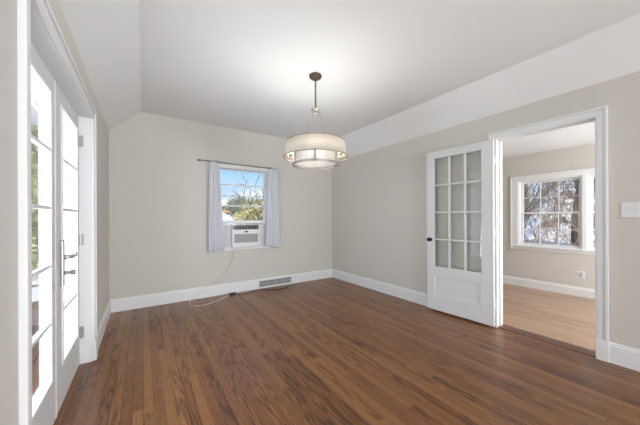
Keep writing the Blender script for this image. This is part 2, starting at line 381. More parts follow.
jamb_line(LX-0.006, XL, 0.004); jamb_line(LX+0.02, -0.475, 0.012); jamb_line(LX+0.07, LX+0.09, 0.022)
jamb_line(LX-0.006, LX+0.02, 0.024)
struct('trim_3', bm, 'trim')


def french_leaf(name, y0, y1, g0, g1, sill=0.006):
    root = empty(name, (-0.452, y0, 0)); root['kind'] = 'structure'
    X0, X1_ = -0.022, 0.022
    top = DZ-0.012-y0*0; zs = (0.275, 1.905); t = DZ-0.016
    bm = B()
    box(bm, X0, X1_, 0, g0-y0, sill, t); box(bm, X0, X1_, g1-y0, y1-y0, sill, t)
    box(bm, X0, X1_, g0-y0, g1-y0, sill, zs[0]); box(bm, X0, X1_, g0-y0, g1-y0, zs[1], t)
    obj('door_frame', bm, 'door', root, bevel=0.002)
    a, b = g0-y0, g1-y0                                             # raised glazing bead round the glass
    bm = B()
    box(bm, 0.022, 0.031, a-0.016, a+0.004, zs[0]-0.016, zs[1]+0.016); box(bm, 0.022, 0.031, b-0.004, b+0.016, zs[0]-0.016, zs[1]+0.016)
    box(bm, 0.022, 0.031, a+0.004, b-0.004, zs[0]-0.016, zs[0]+0.004); box(bm, 0.022, 0.031, a+0.004, b-0.004, zs[1]-0.004, zs[1]+0.016)
    obj('glazing_bead', bm, 'trim', root, bevel=0.003)
    for k in range(1, 5):
        z = zs[0]+(zs[1]-zs[0])*k/5
        bm = B(); box(bm, 0.0, 0.026, a, b, z-0.009, z+0.009); box(bm, 0.026, 0.030, a, b, z-0.004, z+0.004)
        obj('muntin', bm, 'trim', root, bevel=0.002)
    bm = B(); box(bm, 0.010, 0.014, a+0.0005, b-0.0005, zs[0]+0.0005, zs[1]-0.0005)
    obj('glass_pane', bm, 'glass', root)
    return root
d1 = french_leaf('door_1', DY0+0.014, 2.178, 1.530, 2.062)
bm = B(); box(bm, 0.022, 0.027, 0.755, 0.7685, 0.01, DZ-0.02); obj('astragal', bm, 'trim', d1, bevel=0.003)
d2 = french_leaf('door_2', 2.182, DY1-0.014, 2.318, 2.772)
# lever lock on the far leaf
bm = B(); box(bm, 0.022, 0.040, 0.082, 0.124, 0.765, 1.060); obj('escutcheon', bm, 'nickel', d2, bevel=0.006)
bm = B(); my = Matrix.Translation((0.040, 0.103, 0.950)) @ Matrix.Rotation(PI/2, 4, 'Y')
lathe(bm, [(0, -0.004), (0.014, -0.004), (0.014, 0.012), (0.009, 0.02), (0.009, 0.045), (0, 0.045)], 16, my)
tube(bm, smoothpts([(0.080, 0.100, 0.950), (0.083, 0.13, 0.951), (0.081, 0.18, 0.947), (0.076, 0.225, 0.957)]), 0.0075)
obj('lever_handle', bm, 'nickel', d2, smooth=True)
bm = B(); my = Matrix.Translation((0.039, 0.103, 0.850)) @ Matrix.Rotation(PI/2, 4, 'Y')
lathe(bm, [(0, 0), (0.012, 0), (0.010, 0.018), (0.008, 0.03), (0.016, 0.036), (0.017, 0.048), (0.010, 0.054), (0, 0.055)], 16, my)
obj('thumb_turn', bm, 'nickel', d2, smooth=True)
bm = B(); my = Matrix.Translation((0.022, 0.735, 0.79)) @ Matrix.Rotation(PI/2, 4, 'Y')
lathe(bm, [(0, -0.001), (0.008, -0.001), (0.007, 0.004), (0, 0.005)], 12, my); obj('bolt_button', bm, 'nickel', d1)
for z in (1.83, 1.02, 0.26):
    bm = B(); tube(bm, [(0.031, DY1-2.182-0.010, z-0.048), (0.031, DY1-2.182-0.010, z+0.048)], 0.0068, 10)
    box(bm, 0.031, 0.050, DY1-2.182-0.0055, DY1-2.182-0.0035, z-0.045, z+0.045)
    obj('hinge', bm, 'nickel', d2)

# ------------------------------------------------------------------ cased opening to the next room, threshold
bm = B(); casing_y(bm, XR, -1, OY0, OY1, OZ, 0.074)
box(bm, XR-0.027, XR, OY0-0.076, OY0-0.001, 0, 0.17)
struct('trim_4', bm, 'trim', bevel=0.003)
bm = B(); casing_y(bm, RX, 1, OY0, OY1, OZ, 0.074)
struct('trim_4', bm, 'trim', bevel=0.003)
bm = B()
box(bm, XR-0.003, RX+0.003, OY0-0.018, OY0, 0, OZ); box(bm, XR-0.003, RX+0.003, OY1, OY1+0.018, 0, OZ); box(bm, XR-0.003, RX+0.003, OY0-0.018, OY1+0.018, OZ, OZ+0.018)
xs = XR+0.045
box(bm, xs, xs+0.035, OY0, OY0+0.012, 0, OZ); box(bm, xs, xs+0.035, OY1-0.012, OY1, 0, OZ); box(bm, xs, xs+0.035, OY0, OY1, OZ-0.012, OZ)
struct('trim_5', bm, 'trim')
bm = B(); box(bm, XR-0.004, RX+0.012, OY0, OY1, -0.05, 0.008); struct('trim_6', bm, 'threshold', bevel=0.003)

# ------------------------------------------------------------------ open glazed door leaf folded back against the right wall
HX, HY, EX, EY = 3.128, 1.283, 3.086, 2.047
ang = math.atan2(EY-HY, EX-HX)
d3 = empty('door_3', (HX, HY, 0), ang); d3['kind'] = 'structure'
W3, T3, Z0, Z1 = 0.765, 0.035, 0.022, 2.030
gx0, gx1, gz0, gz1 = 0.118, 0.670, 0.575, 1.940
px0, px1, pz0, pz1 = 0.130, 0.662, 0.218, 0.455
bm = B()
box(bm, 0, gx0, -T3/2, T3/2, Z0, Z1); box(bm, gx1, W3, -T3/2, T3/2, Z0, Z1)
box(bm, gx0, gx1, -T3/2, T3/2, gz1, Z1); box(bm, gx0, gx1, -T3/2, T3/2, pz1, gz0); box(bm, gx0, gx1, -T3/2, T3/2, Z0, pz0)
box(bm, gx0, px0, -T3/2, T3/2, pz0, pz1); box(bm, px1, gx1, -T3/2, T3/2, pz0, pz1)
obj('door_frame', bm, 'door', d3, bevel=0.0015)
bm = B(); box(bm, px0, px1, -0.003, 0.003, pz0, pz1); obj('door_panel', bm, 'door', d3)
for k in (1, 2):
    x = gx0+(gx1-gx0)*k/3-0.006
    bm = B(); box(bm, x-0.010, x+0.010, -0.014, 0.014, gz0, gz1); obj('muntin', bm, 'door', d3, bevel=0.004)
for k in (1, 2, 3):
    z = gz0+(gz1-gz0)*k/4
    bm = B(); box(bm, gx0, gx1, -0.015, 0.015, z-0.010, z+0.010); obj('muntin', bm, 'door', d3, bevel=0.004)
bm = B(); box(bm, gx0+0.0005, gx1-0.0005, -0.0015, 0.0015, gz0+0.0005, gz1-0.0005); obj('glass_pane', bm, 'door_glass', d3)
bm = B()
kp = [(0, -0.001), (0.024, -0.001), (0.024, 0.004), (0.010, 0.007), (0.009, 0.022), (0.020, 0.030), (0.026, 0.040), (0.024, 0.050), (0.012, 0.056), (0, 0.057)]
lathe(bm, kp, 20, Matrix.Translation((0.715, T3/2, 0.912)) @ Matrix.Rotation(-PI/2, 4, 'X'))
kk = obj('door_knob', bm, 'black', d3, smooth=True); kk['label'] = 'black round knob'
for z in (1.80, 1.02, 0.25):
    bm = B(); tube(bm, [(-0.006, -T3/2-0.004, z-0.045), (-0.006, -T3/2-0.004, z+0.045)], 0.006, 8)
    box(bm, -0.0015, 0.0, -T3/2, T3/2-0.004, z-0.043, z+0.043); obj('hinge', bm, 'trim', d3)

# ------------------------------------------------------------------ window_1 in the back wall
w1 = empty('window_1', (0, YB, 0)); w1['kind'] = 'structure'
bm = B()                                                            # casing on the room side
c0, c1 = WX0+0.006, WX1-0.006
box(bm, WX0-0.035, WX0, -0.014, 0, WZ0, WZ1+0.036); box(bm, WX1, WX1+0.035, -0.014, 0, WZ0, WZ1+0.036); box(bm, WX0, WX1, -0.014, 0, WZ1, WZ1+0.036)
obj('casing', bm, 'trim', w1, bevel=0.003)
bm = B()
box(bm, WX0, WX0+0.016, 0, 0.2, WZ0, WZ1); box(bm, WX1-0.016, WX1, 0, 0.2, WZ0, WZ1); box(bm, WX0+0.016, WX1-0.016, 0, 0.2, WZ1-0.016, WZ1)
obj('window_frame', bm, 'trim', w1)
bm = B(); box(bm, WX0-0.045, WX1+0.045, -0.045, 0, WZ0-0.026, WZ0); box(bm, WX0+0.001, WX1-0.001, 0, 0.2, WZ0-0.010, WZ0+0.012)
obj('window_sill', bm, 'trim', w1, bevel=0.004)
def sash(y, z0, z1, tr, br, st=0.024):
    bm = B(); a, b = WX0+0.016, WX1-0.016
    box(bm, a, a+st, y, y+0.03, z0, z1); box(bm, b-st, b, y, y+0.03, z0, z1)
    box(bm, a+st, b-st, y, y+0.03, z1-tr, z1); box(bm, a+st, b-st, y, y+0.03, z0, z0+br)
    s = obj('sash', bm, 'trim', w1, bevel=0.003)
    bm = B(); box(bm, a+st, b-st, y+0.013, y+0.017, z0+br, z1-tr); obj('glass_pane', bm, 'glass', s)
    return s
sash(0.085, 1.385, WZ1-0.018, 0.022, 0.026)                         # upper sash
ls = sash(0.050, 1.105, 1.745, 0.022, 0.050)                        # lower sash, raised on the air conditioner
bm = B(); box(bm, 1.33, 1.37, 0.055, 0.078, 1.745, 1.757); tube(bm, [(1.35, 0.06, 1.757), (1.38, 0.052, 1.764)], 0.005); obj('sash_lock', bm, 'nickel', ls)

# ------------------------------------------------------------------ windows of the next room
def far_window(name, y0, y1):
    r = empty(name, (XF, 0, 0)); r['kind'] = 'structure'
    bm = B(); box(bm, 0, 0.2, y0, y0+0.018, FZ0, FZ1); box(bm, 0, 0.2, y1-0.018, y1, FZ0, FZ1)
    box(bm, 0, 0.2, y0+0.018, y1-0.018, FZ1-0.018, FZ1); box(bm, 0, 0.2, y0+0.018, y1-0.018, FZ0, FZ0+0.018)
    obj('window_frame', bm, 'trim', r)
    mid = 1.262
    for (x, z0, z1, br) in ((0.075, mid-0.012, FZ1-0.018, 0.026), (0.045, FZ0+0.018, mid+0.016, 0.034)):
        a, b = y0+0.018, y1-0.018; st = 0.034
        bm = B(); box(bm, x, x+0.028, a, a+st, z0, z1); box(bm, x, x+0.028, b-st, b, z0, z1)
        box(bm, x, x+0.028, a+st, b-st, z1-0.028, z1); box(bm, x, x+0.028, a+st, b-st, z0, z0+br)
        s = obj('sash', bm, 'trim', r)
        bm = B(); zm = (z0+br+z1-0.028)/2
        for k in (1, 2):
            yy = a+st+(b-a-2*st)*k/3; box(bm, x+0.004, x+0.024, yy-0.004, yy+0.004, z0+br, z1-0.028)
        box(bm, x+0.005, x+0.023, a+st, b-st, zm-0.004, zm+0.004)
        obj('muntins', bm, 'trim', s)
        bm = B(); box(bm, x+0.012, x+0.015, a+st, b-st, z0+br, z1-0.028); obj('glass_pane', bm, 'glass', s)
    return r
w2 = far_window('window_2', GA0, GA1); far_window('window_3', GB0, GB1)
bm = B()                                                            # shared casing round the pair, stool and apron
x0 = XF-0.018
box(bm, x0, XF, GA1, GA1+0.105, FZ0-0.06, FZ1+0.08); box(bm, x0, XF, GB0-0.105, GB0, FZ0-0.06, FZ1+0.08)
box(bm, x0, XF, GB1, GA0, FZ0, FZ1); box(bm, x0, XF, GB0, GA1, FZ1, FZ1+0.08); box(bm, x0, XF, GB0, GA1, FZ0-0.06, FZ0)
box(bm, x0-0.008, XF, GA1+0.09, GA1+0.112, FZ0-0.06, FZ1+0.088); box(bm, x0-0.008, XF, GB0-0.112, GA1+0.112, FZ1+0.074, FZ1+0.090)
box(bm, x0-0.03, XF, GB0-0.12, GA1+0.12, FZ0-0.012, FZ0+0.006)
struct('trim_7', bm, 'trim')

# ------------------------------------------------------------------ chandelier
CX, CY = 1.445, 2.205
ch = empty('chandelier', (CX, CY, HC))
tag(ch, 'drum chandelier with oatmeal linen shade and metal frame hanging from the ceiling by a chain', 'chandelier')
cz = -HC
bm = B(); lathe(bm, [(0, 0), (0.058, 0), (0.063, -0.006), (0.063, -0.020), (0.050, -0.034), (0.022, -0.044), (0.010, -0.056), (0, -0.056)], 28)
c = obj('canopy', bm, 'bronze', ch, smooth=True); c['label'] = 'round bronze ceiling canopy'
bm = B(); z = -0.060; i = 0
while z > 2.318-HC:
    m_ = Matrix.Rotation(PI/2*(i % 2), 3, 'Z') @ Matrix.Rotation(PI/2, 3, 'X') @ Matrix.Diagonal((0.62, 1, 1))
    torus(bm, (0, 0, z-0.006), 0.0150, 0.0036, m_, 12, 6); z -= 0.0225; i += 1
tube(bm, smoothpts([(0.004*math.sin(k*1.3), 0.004*math.cos(k*1.3), -0.05-k*0.0265) for k in range(11)], 3), 0.0022, 6)
obj('chain', bm, 'bronze', ch, smooth=True)
bm = B(); h0 = 2.262-HC
lathe(bm, [(0, h0+0.056), (0.006, h0+0.054), (0.008, h0+0.040), (0.018, h0+0.034), (0.043, h0+0.030), (0.046, h0+0.020), (0.034, h0+0.014), (0.024, h0-0.012), (0.030, h0-0.018), (0.014, h0-0.024), (0, h0-0.026)], 24)
obj('hub', bm, 'fixture', ch, smooth=True)
ZT, ZB, ZR = 1.952-HC, 1.800-HC, 1.728-HC
RT, RB, RR = 0.288, 0.320, 0.232
for k in range(3):
    a = math.radians(200+120*k)
    bm = B(); tube(bm, [(0.026*math.cos(a), 0.026*math.sin(a), h0-0.008), (0.172*math.cos(a), 0.172*math.sin(a), ZT-0.02)], 0.0035, 8)
    obj('suspension_rod', bm, 'fixture', ch)
bm = B(); t = 0.003
lathe(bm, [(RT, ZT), (RB, ZB), (RB-t, ZB), (RT-t, ZT)], 72, closed=True); s_ = obj('lamp_shade', bm, 'shade', ch, smooth=False)
for p in s_.data.polygons: p.use_smooth = abs(p.normal.z) < 0.7
bm = B()
for (R_, z_) in ((RT, ZT), (RB, ZB)):
    lathe(bm, [(R_+0.002, z_-0.004), (R_+0.002, z_+0.004), (R_-0.004, z_+0.004), (R_-0.004, z_-0.004)], 72, closed=True)
obj('shade_trim', bm, 'fixture', ch)
bm = B(); lathe(bm, [(RR-0.010, ZB+0.10), (RR-0.010, ZR+0.022), (RR-0.013, ZR+0.022), (RR-0.013, ZB+0.10)], 64, closed=True)
obj('diffuser', bm, 'diffuser', ch, smooth=False)
bm = B(); lathe(bm, [(RR+0.003, ZR-0.011), (RR+0.003, ZR+0.011), (RR-0.005, ZR+0.011), (RR-0.005, ZR-0.011)], 64, closed=True)
obj('lower_ring', bm, 'fixture', ch)
for k in range(6):
    a = math.radians(-125+60*k)
    bm = B(); ca, sa = math.cos(a), math.sin(a)
    R1 = RR-0.003; p = Vector((ca*R1, sa*R1, 0)); tv = Vector((-sa, ca, 0))*0.0065; rv = Vector((ca, sa, 0))*0.003
    prism(bm, [p-tv-rv+Vector((0, 0, ZR)), p+tv-rv+Vector((0, 0, ZR)), p+tv+rv+Vector((0, 0, ZR)), p-tv+rv+Vector((0, 0, ZR))], (0, 0, ZB+0.10-ZR))
    obj('frame_bar', bm, 'fixture', ch)
bm = B()
for k in range(3):
    a = math.radians(-125+120*k); tube(bm, [(0, 0, ZB+0.10), (math.cos(a)*(RR-0.004), math.sin(a)*(RR-0.004), ZB+0.10)], 0.004, 6)
    a2 = math.radians(200+120*k)
    if k < 3: tube(bm, [(0, 0, ZT-0.02), (math.cos(a2)*(RT-0.002), math.sin(a2)*(RT-0.002), ZT-0.02)], 0.0035, 6)
tube(bm, [(0, 0, ZB+0.10), (0, 0, ZT-0.02)], 0.006, 8)
obj('spider_frame', bm, 'fixture', ch)
for k in range(4):
    a = math.radians(-128+90*k); x, y = 0.256*math.cos(a), 0.256*math.sin(a)
    bm = B(); tube(bm, [(x*0.85, y*0.85, ZB+0.030), (x, y, ZB+0.030)], 0.0045, 6); tube(bm, [(x, y, ZB+0.012), (x, y, ZB+0.04)], 0.011, 10)
    sk = obj('socket', bm, 'fixture', ch)
    bm = B(); lathe(bm, [(0, ZB+0.040), (0.010, ZB+0.042), (0.014, ZB+0.055), (0.017, ZB+0.072), (0.013, ZB+0.088), (0, ZB+0.094)], 12, Matrix.Translation((x, y, 0)))
    obj('bulb', bm, 'bulb', sk, smooth=True)
    l = bpy.data.lights.new('bulb_light', 'POINT'); l.energy = 3.2; l.color = (1, 0.97, 0.93); l.shadow_soft_size = 0.018
    lo = bpy.data.objects.new('bulb_light', l); COL.objects.link(lo); lo.parent = ch; lo.location = (x, y, ZB+0.118)

# ------------------------------------------------------------------ curtain rod and two curtains
RY, RZ_ = YB-0.068, 2.050
rod = empty('curtain_rod', (0.70, RY, RZ_)); tag(rod, 'thin pewter curtain rod with a round left finial above the small window', 'curtain rod')
bm = B(); tube(bm, [(0.02, 0, 0.006), (1.238, 0, -0.004)], 0.0075, 10); obj('rod', bm, 'rod', rod, smooth=True)
for x, s in ((0.0, -1),):
    bm = B(); lathe(bm, [(0, -0.022), (0.008, -0.021), (0.009, -0.008), (0.016, 0.0), (0.018, 0.010), (0.013, 0.022), (0, 0.027)], 14, Matrix.Translation((x, 0, 0.006 if s < 0 else -0.004)) @ Matrix.Rotation(s*PI/2, 4, 'Y'))
    obj('finial', bm, 'rod', rod, smooth=True)
for x in (0.262, 1.118):
    bm = B(); tube(bm, [(x, 0.005, 0), (x, 0.067, 0)], 0.005, 8); lathe(bm, [(0, 0), (0.016, 0), (0.016, -0.008), (0, -0.008)], 12, Matrix.Translation((x, 0.0675, 0)) @ Matrix.Rotation(-PI/2, 4, 'X'))
    torus(bm, (x, 0, 0), 0.0125, 0.0042, Matrix.Rotation(PI/2, 3, 'Y'), 12, 6); obj('bracket', bm, 'rod', rod)
def curtain(x0t, x1t, x0b, x1b, zt, zb, folds, ph, seed, label, dz0=0, dz1=0):
    rnd = random.Random(seed); bm = B(); nx, nz = 70, 34; rows = []
    fs = [rnd.uniform(0.7, 1.3) for _ in range(int(folds)+2)]
    for j in range(nz+1):
        v = j/nz; row = []
        for i in range(nx+1):
            u = i/nx; wgt = v**0.6
            x = (x0t+(x1t-x0t)*u)*(1-wgt)+(x0b+(x1b-x0b)*u)*wgt
            k = u*folds; amp = 0.017*fs[int(k)]*(0.75+0.5*v)
            y = amp*math.sin(2*PI*k+ph+0.5*math.sin(2.2*v+seed)) + 0.004*math.sin(9*u+5*v)
            if v < 0.06: y *= 0.55+0.45*v/0.06
            z = zt+(zb-zt)*v + (dz0*(1-u)+dz1*u)*v
            row.append(bm.verts.new((x, y, z)))
        rows.append(row)
    for a, b in zip(rows, rows[1:]):
        for i in range(nx): bm.faces.new((a[i], a[i+1], b[i+1], b[i]))
    o = obj('curtain', bm, 'curtain', smooth=True); o.location = (0, RY-0.002, 0)
    s = o.modifiers.new('thick', 'SOLIDIFY'); s.thickness = 0.0015
    return tag(o, label, 'curtain', 'white curtains at the small window')
curtain(0.840, 0.955, 0.818, 1.040, 2.078, 0.690, 4, 0.3, 3, 'white sheer curtain left of the air conditioner, next to the rod finial', -0.01, 0.02)
curtain(1.815, 1.955, 1.735, 1.985, 2.066, 0.690, 4, 1.8, 8, 'white sheer curtain right of the air conditioner, nearer the room corner', 0.02, -0.012)

# ------------------------------------------------------------------ window air conditioner
AX0, AX1, AZ0, AZ1 = 1.180, 1.632, 0.760, 1.090; AW = AX1-AX0; AH = AZ1-AZ0; AD = 0.030
WB = AZ0-(WZ0+0.012)
ac = empty('air_conditioner', (AX0, YB-AD, WZ0+0.012)); tag(ac, 'white window air conditioner fitted under the raised sash', 'air conditioner')
b0 = 0.0; AH = AZ1-(WZ0+0.012)
bm = B(); box(bm, 0.012, AW-0.012, 0.040, 0.42, b0, AH-0.012); obj('casing', bm, 'plastic', ac, bevel=0.004)
bm = B(); gz0_, gz1_ = 0.075, 0.215
box(bm, 0, AW, 0, 0.04, gz1_, 0.286); box(bm, 0, AW, 0, 0.04, 0.020, gz0_); box(bm, 0, 0.03, 0, 0.04, gz0_, gz1_); box(bm, AW-0.03, AW, 0, 0.04, gz0_, gz1_)
box(bm, 0, 0.014, 0, 0.04, 0.286, AH); box(bm, AW-0.014, AW, 0, 0.04, 0.286, AH); box(bm, 0, AW, 0, 0.04, AH-0.010, AH)
obj('front_panel', bm, 'plastic', ac, bevel=0.002)
bm = B(); box(bm, 0.03, AW-0.03, 0.012, 0.016, gz0_, gz1_)
for k in range(17):
    z = gz0_+0.004+k*(gz1_-gz0_-0.008)/16; box(bm, 0.03, AW-0.03, 0.004, 0.012, z-0.0016, z+0.0016)
for k in range(26):
    x = 0.036+k*(AW-0.072)/25; box(bm, x-0.001, x+0.001, 0.005, 0.012, gz0_, gz1_)
g_ = obj('intake_grille', bm, 'plastic_grey', ac); g_['label'] = 'grey intake grille'
bm = B(); box(bm, 0.014, AW-0.014, 0.022, 0.034, 0.286, AH-0.010); o = obj('air_outlet', bm, 'dark_plastic', ac); o['label'] = 'dark air outlet slot'
for k in range(8):
    x = 0.05+k*(AW-0.10)/7; bm = B(); prism(bm, [(x-0.002, 0.006, 0.292), (x+0.002, 0.006, 0.292), (x+0.008, 0.022, 0.292), (x+0.004, 0.022, 0.292)], (0, 0, 0.048)); obj('louver', bm, 'plastic_grey', ac)
bm = B(); box(bm, AW/2-0.028, AW/2+0.028, -0.002, 0.002, 0.238, 0.262); o = obj('control_display', bm, 'dark_plastic', ac, bevel=0.001); o['label'] = 'small black control display'
for (a, b) in ((WX0+0.018-AX0, 0.010), (AW-0.010, WX1-0.018-AX0)):
    bm = B(); n_ = int((b-a)/0.012); pts = []
    for i in range(n_+1): pts.append((a+(b-a)*i/n_, 0.080+(0.006 if i % 2 else 0)))
    for p, q in zip(pts, pts[1:]): prism(bm, [(p[0], p[1], 0.008), (q[0], q[1], 0.008), (q[0], q[1]+0.003, 0.008), (p[0], p[1]+0.003, 0.008)], (0, 0, AH-0.010))
    box(bm, a, b, 0.074, 0.092, 0.0, 0.012); box(bm, a, b, 0.074, 0.092, AH-0.006, AH+0.005)
    obj('side_curtain', bm, 'plastic', ac)

# ------------------------------------------------------------------ cords and plug on the floor
hang = [on_y(u, v, YB-0.052+k) for u, v, k in ((236, 246.5, 0.0), (234.4, 251, 0.0), (232.6, 260.6, 0.02), (225.3, 272, 0.032), (213.8, 282.2, 0.022), (201, 292.0, 0.012))]
hang[0] = Vector((1.235, YB-0.04, 0.735))
flo = [on_z(u, v, 0.006) for u, v in ((190.6, 301.0), (190.8, 304.6), (196, 306), (206, 304.5), (218, 300.2), (229.5, 295.3))]
flo[0].z = 0.02
pc = empty('power_cord', flo[3]); tag(pc, 'white power cord dropping from the air conditioner and looping onto the floor', 'cord')
bm = B(); tube(bm, [p-flo[3] for p in smoothpts(hang+flo, 8)], 0.0042, 8); obj('cable', bm, 'cord_white', pc, smooth=True)
e0 = flo[-1]; e1 = on_z(236.0, 293.8, 0.006); dv = (e1-e0).normalized()
bm = B(); nv = Vector((-dv.y, dv.x, 0))*0.016
prism(bm, [e0-nv-flo[3], e0+nv-flo[3], e1+nv*0.8-flo[3], e1-nv*0.8-flo[3]], (0, 0, 0.026)); p_ = obj('plug', bm, 'dark_plastic', pc, bevel=0.004); p_['label'] = 'dark plug adapter'
bp_ = [on_z(u, v, 0.005) for u, v in ((237.5, 294.4), (246, 293.6), (254, 291.3), (262, 289.3), (270, 289.8), (280, 288.9), (288, 287.3))]
for p in bp_: p.y = min(p.y, YB-0.024)
bm = B(); tube(bm, smoothpts(bp_, 6), 0.0045, 8); o = obj('extension_cord', bm, 'cord_brown', smooth=True)
tag(o, 'dark brown extension cord lying along the baseboard below the vent', 'cord')

# ------------------------------------------------------------------ wall vent on the back baseboard
vt = empty('air_vent', (1.62, YB-0.017, 0.028)); tag(vt, 'grey metal vent grille set in the white baseboard', 'vent')
VW, VH = 0.615, 0.108
bm = B(); box(bm, 0, VW, -0.006, 0, 0, 0.010); box(bm, 0, VW, -0.006, 0, VH-0.010, VH); box(bm, 0, 0.012, -0.006, 0, 0.01, VH-0.01); box(bm, VW-0.012, VW, -0.006, 0, 0.01, VH-0.01)
box(bm, 0.012, VW-0.012, -0.006, 0, VH/2-0.003, VH/2+0.003)
for k in (1, 2, 3): box(bm, VW*k/4-0.004, VW*k/4+0.004, -0.006, 0, 0.01, VH-0.01)
obj('frame', bm, 'vent', vt)
bm = B(); box(bm, 0.010, VW-0.010, -0.0015, 0, 0.008, VH-0.008); obj('throat', bm, 'vent_dark', vt)
bm = B()
for k in range(36):
    x = 0.018+k*(VW-0.036)/35; box(bm, x-0.0032, x+0.0032, -0.005, -0.0015, 0.010, VH-0.010)
obj('slats', bm, 'vent', vt)

# ------------------------------------------------------------------ outlets and switches
def socket_pair(bm, cy, cz_, w_, s=1):
    for d in (-0.02, 0.02):
        lathe(bm, [(0, 0), (0.014, 0), (0.014, -0.003), (0, -0.003)], 16, Matrix.Translation((-0.004, cy+d*(1 if w_ else 0), cz_+d*(0 if w_ else 1))) @ Matrix.Rotation(-PI/2, 4, 'Y') @ Matrix.Scale(-1, 4, (0, 0, 1)))
for y, lab in ((2.775, 'wall-coloured horizontal outlet above the right baseboard, nearer the room corner'), (2.640, 'wall-coloured horizontal outlet above the right baseboard, nearer the open door')):
    r = empty('wall_outlet', (XR, y, 0.318)); tag(r, lab, 'outlet', 'painted outlets on the right wall')
    bm = B(); box(bm, -0.005, 0, -0.060, 0.060, -0.036, 0.036); obj('cover_plate', bm, 'painted_plate', r, bevel=0.003)
    bm = B(); socket_pair(bm, 0, 0, True); obj('receptacle', bm, 'painted_plate', r)
r = empty('wall_outlet', (XF, 1.060, 0.325)); tag(r, 'white outlet on the wall of the next room below the window', 'outlet')
bm = B(); box(bm, -0.006, 0, -0.042, 0.042, -0.058, 0.058); obj('cover_plate', bm, 'plastic', r, bevel=0.003)
bm = B(); box(bm, -0.009, -0.005, -0.018, 0.018, -0.034, 0.034); obj('receptacle', bm, 'plastic_grey', r, bevel=0.002)
r = empty('light_switch', (XR, 0.385, 1.245)); tag(r, 'white multi-gang light switch plate beside the cased opening', 'light switch')
bm = B(); box(bm, -0.007, 0, -0.235, 0, -0.060, 0.060); obj('switch_plate', bm, 'plastic', r, bevel=0.004)
for k in range(4):
    y = -0.044-k*0.049
    bm = B(); prism(bm, [(-0.006, y-0.016, -0.031), (-0.006, y+0.016, -0.031), (-0.006, y+0.016, 0.031), (-0.006, y-0.016, 0.031)], (-0.005, 0, 0)); obj('rocker', bm, 'plastic', r, bevel=0.0015)
bm = B(); tube(bm, [(XF, 1.13, 1.945), (XF-0.018, 1.13, 1.948), (XF-0.02, 1.13, 1.962)], 0.005, 8); o = obj('wall_hook', bm, 'nickel')
tag(o, 'tiny metal hook on the wall above the next room window', 'hook')

# ------------------------------------------------------------------ outdoors: snow, deck, houses, trees
def gz(x, y):
    d = math.hypot(x-1, y-2)
    s = max(0, d-13)
    e_ = max(0, x-9)*0.42 if y < 8 else 0
    return -0.75 + 0.062*min(s, 55) + min(e_, 7.0)*max(0, min(1, (8-y)/4)) + 0.12*math.sin(x*0.4)*math.cos(y*0.33)
bm = B(); n_ = 90; rows = []
for j in range(n_+1):
    row = []
    for i in range(n_+1):
        a = -75+150*i/n_; b = -75+150*j/n_
        x = 1+math.copysign((abs(a)/75)**1.6*85, a); y = 2+math.copysign((abs(b)/75)**1.6*85, b)
        row.append(bm.verts.new((x, y, gz(x, y))))
    rows.append(row)
for a, b in zip(rows, rows[1:]):
    for i in range(n_): bm.faces.new((a[i], a[i+1], b[i+1], b[i]))
g_ = obj('ground', bm, 'snow', smooth=True); g_['kind'] = 'structure'

dk = empty('deck', (LX-0.06, 1.0, -0.16)); tag(dk, 'brown wooden deck outside the french doors', 'deck')
bm = B()
for k in range(13): box(bm, -0.14-k*0.145, -0.005-k*0.145, -1.2, 5.2, -0.03, 0)
obj('decking', bm, 'deck', dk)
for x in (-0.1, -1.75):
    for y in (-1.1, 2.0, 5.1): obj('post', box(B(), x-0.045, x+0.045, y-0.045, y+0.045, -0.95, -0.03), 'deck', dk)

def house(x, y, rz, w_, d_, h_, wallm, lab):
    z = gz(x, y)-0.15; r = empty('house', (x, y, z), rz); tag(r, lab, 'house', None)
    bm = B(); box(bm, -w_/2, w_/2, -d_/2, d_/2, 0, h_); prism(bm, [(-w_/2, -d_/2, h_), (-w_/2, d_/2, h_), (-w_/2, 0, h_+0.9)], (w_, 0, 0)); obj('wall', bm, wallm, r)
    bm = B(); prism(bm, [(-w_/2-0.3, -d_/2-0.4, h_-0.15), (-w_/2-0.3, 0, h_+1.0), (-w_/2-0.3, 0, h_+1.25), (-w_/2-0.3, -d_/2-0.4, h_+0.15)], (w_+0.6, 0, 0))
    prism(bm, [(-w_/2-0.3, d_/2+0.4, h_-0.15), (-w_/2-0.3, 0, h_+1.0), (-w_/2-0.3, 0, h_+1.25), (-w_/2-0.3, d_/2+0.4, h_+0.15)], (w_+0.6, 0, 0)); o = obj('roof', bm, 'roof_snow', r); o['label'] = 'snow-covered roof'
    for k in range(3):
        bm = B(); xx = -w_/2+w_*(k+0.7)/3.4; box(bm, xx-0.45, xx+0.45, -d_/2-0.03, -d_/2+0.02, h_*0.4, h_*0.4+1.1); obj('window', bm, 'house_dark', r)
    return r
p = at(223, 214, 66); house(p.x, p.y, 0.35, 9, 7, 2.0, 'brick_house', 'tan house with snowy roof seen through the small window')
p = at(243, 214, 74); house(p.x, p.y, -0.2, 9, 7, 2.2, 'house_wall', 'cream house with snowy roof far behind the bare tree')

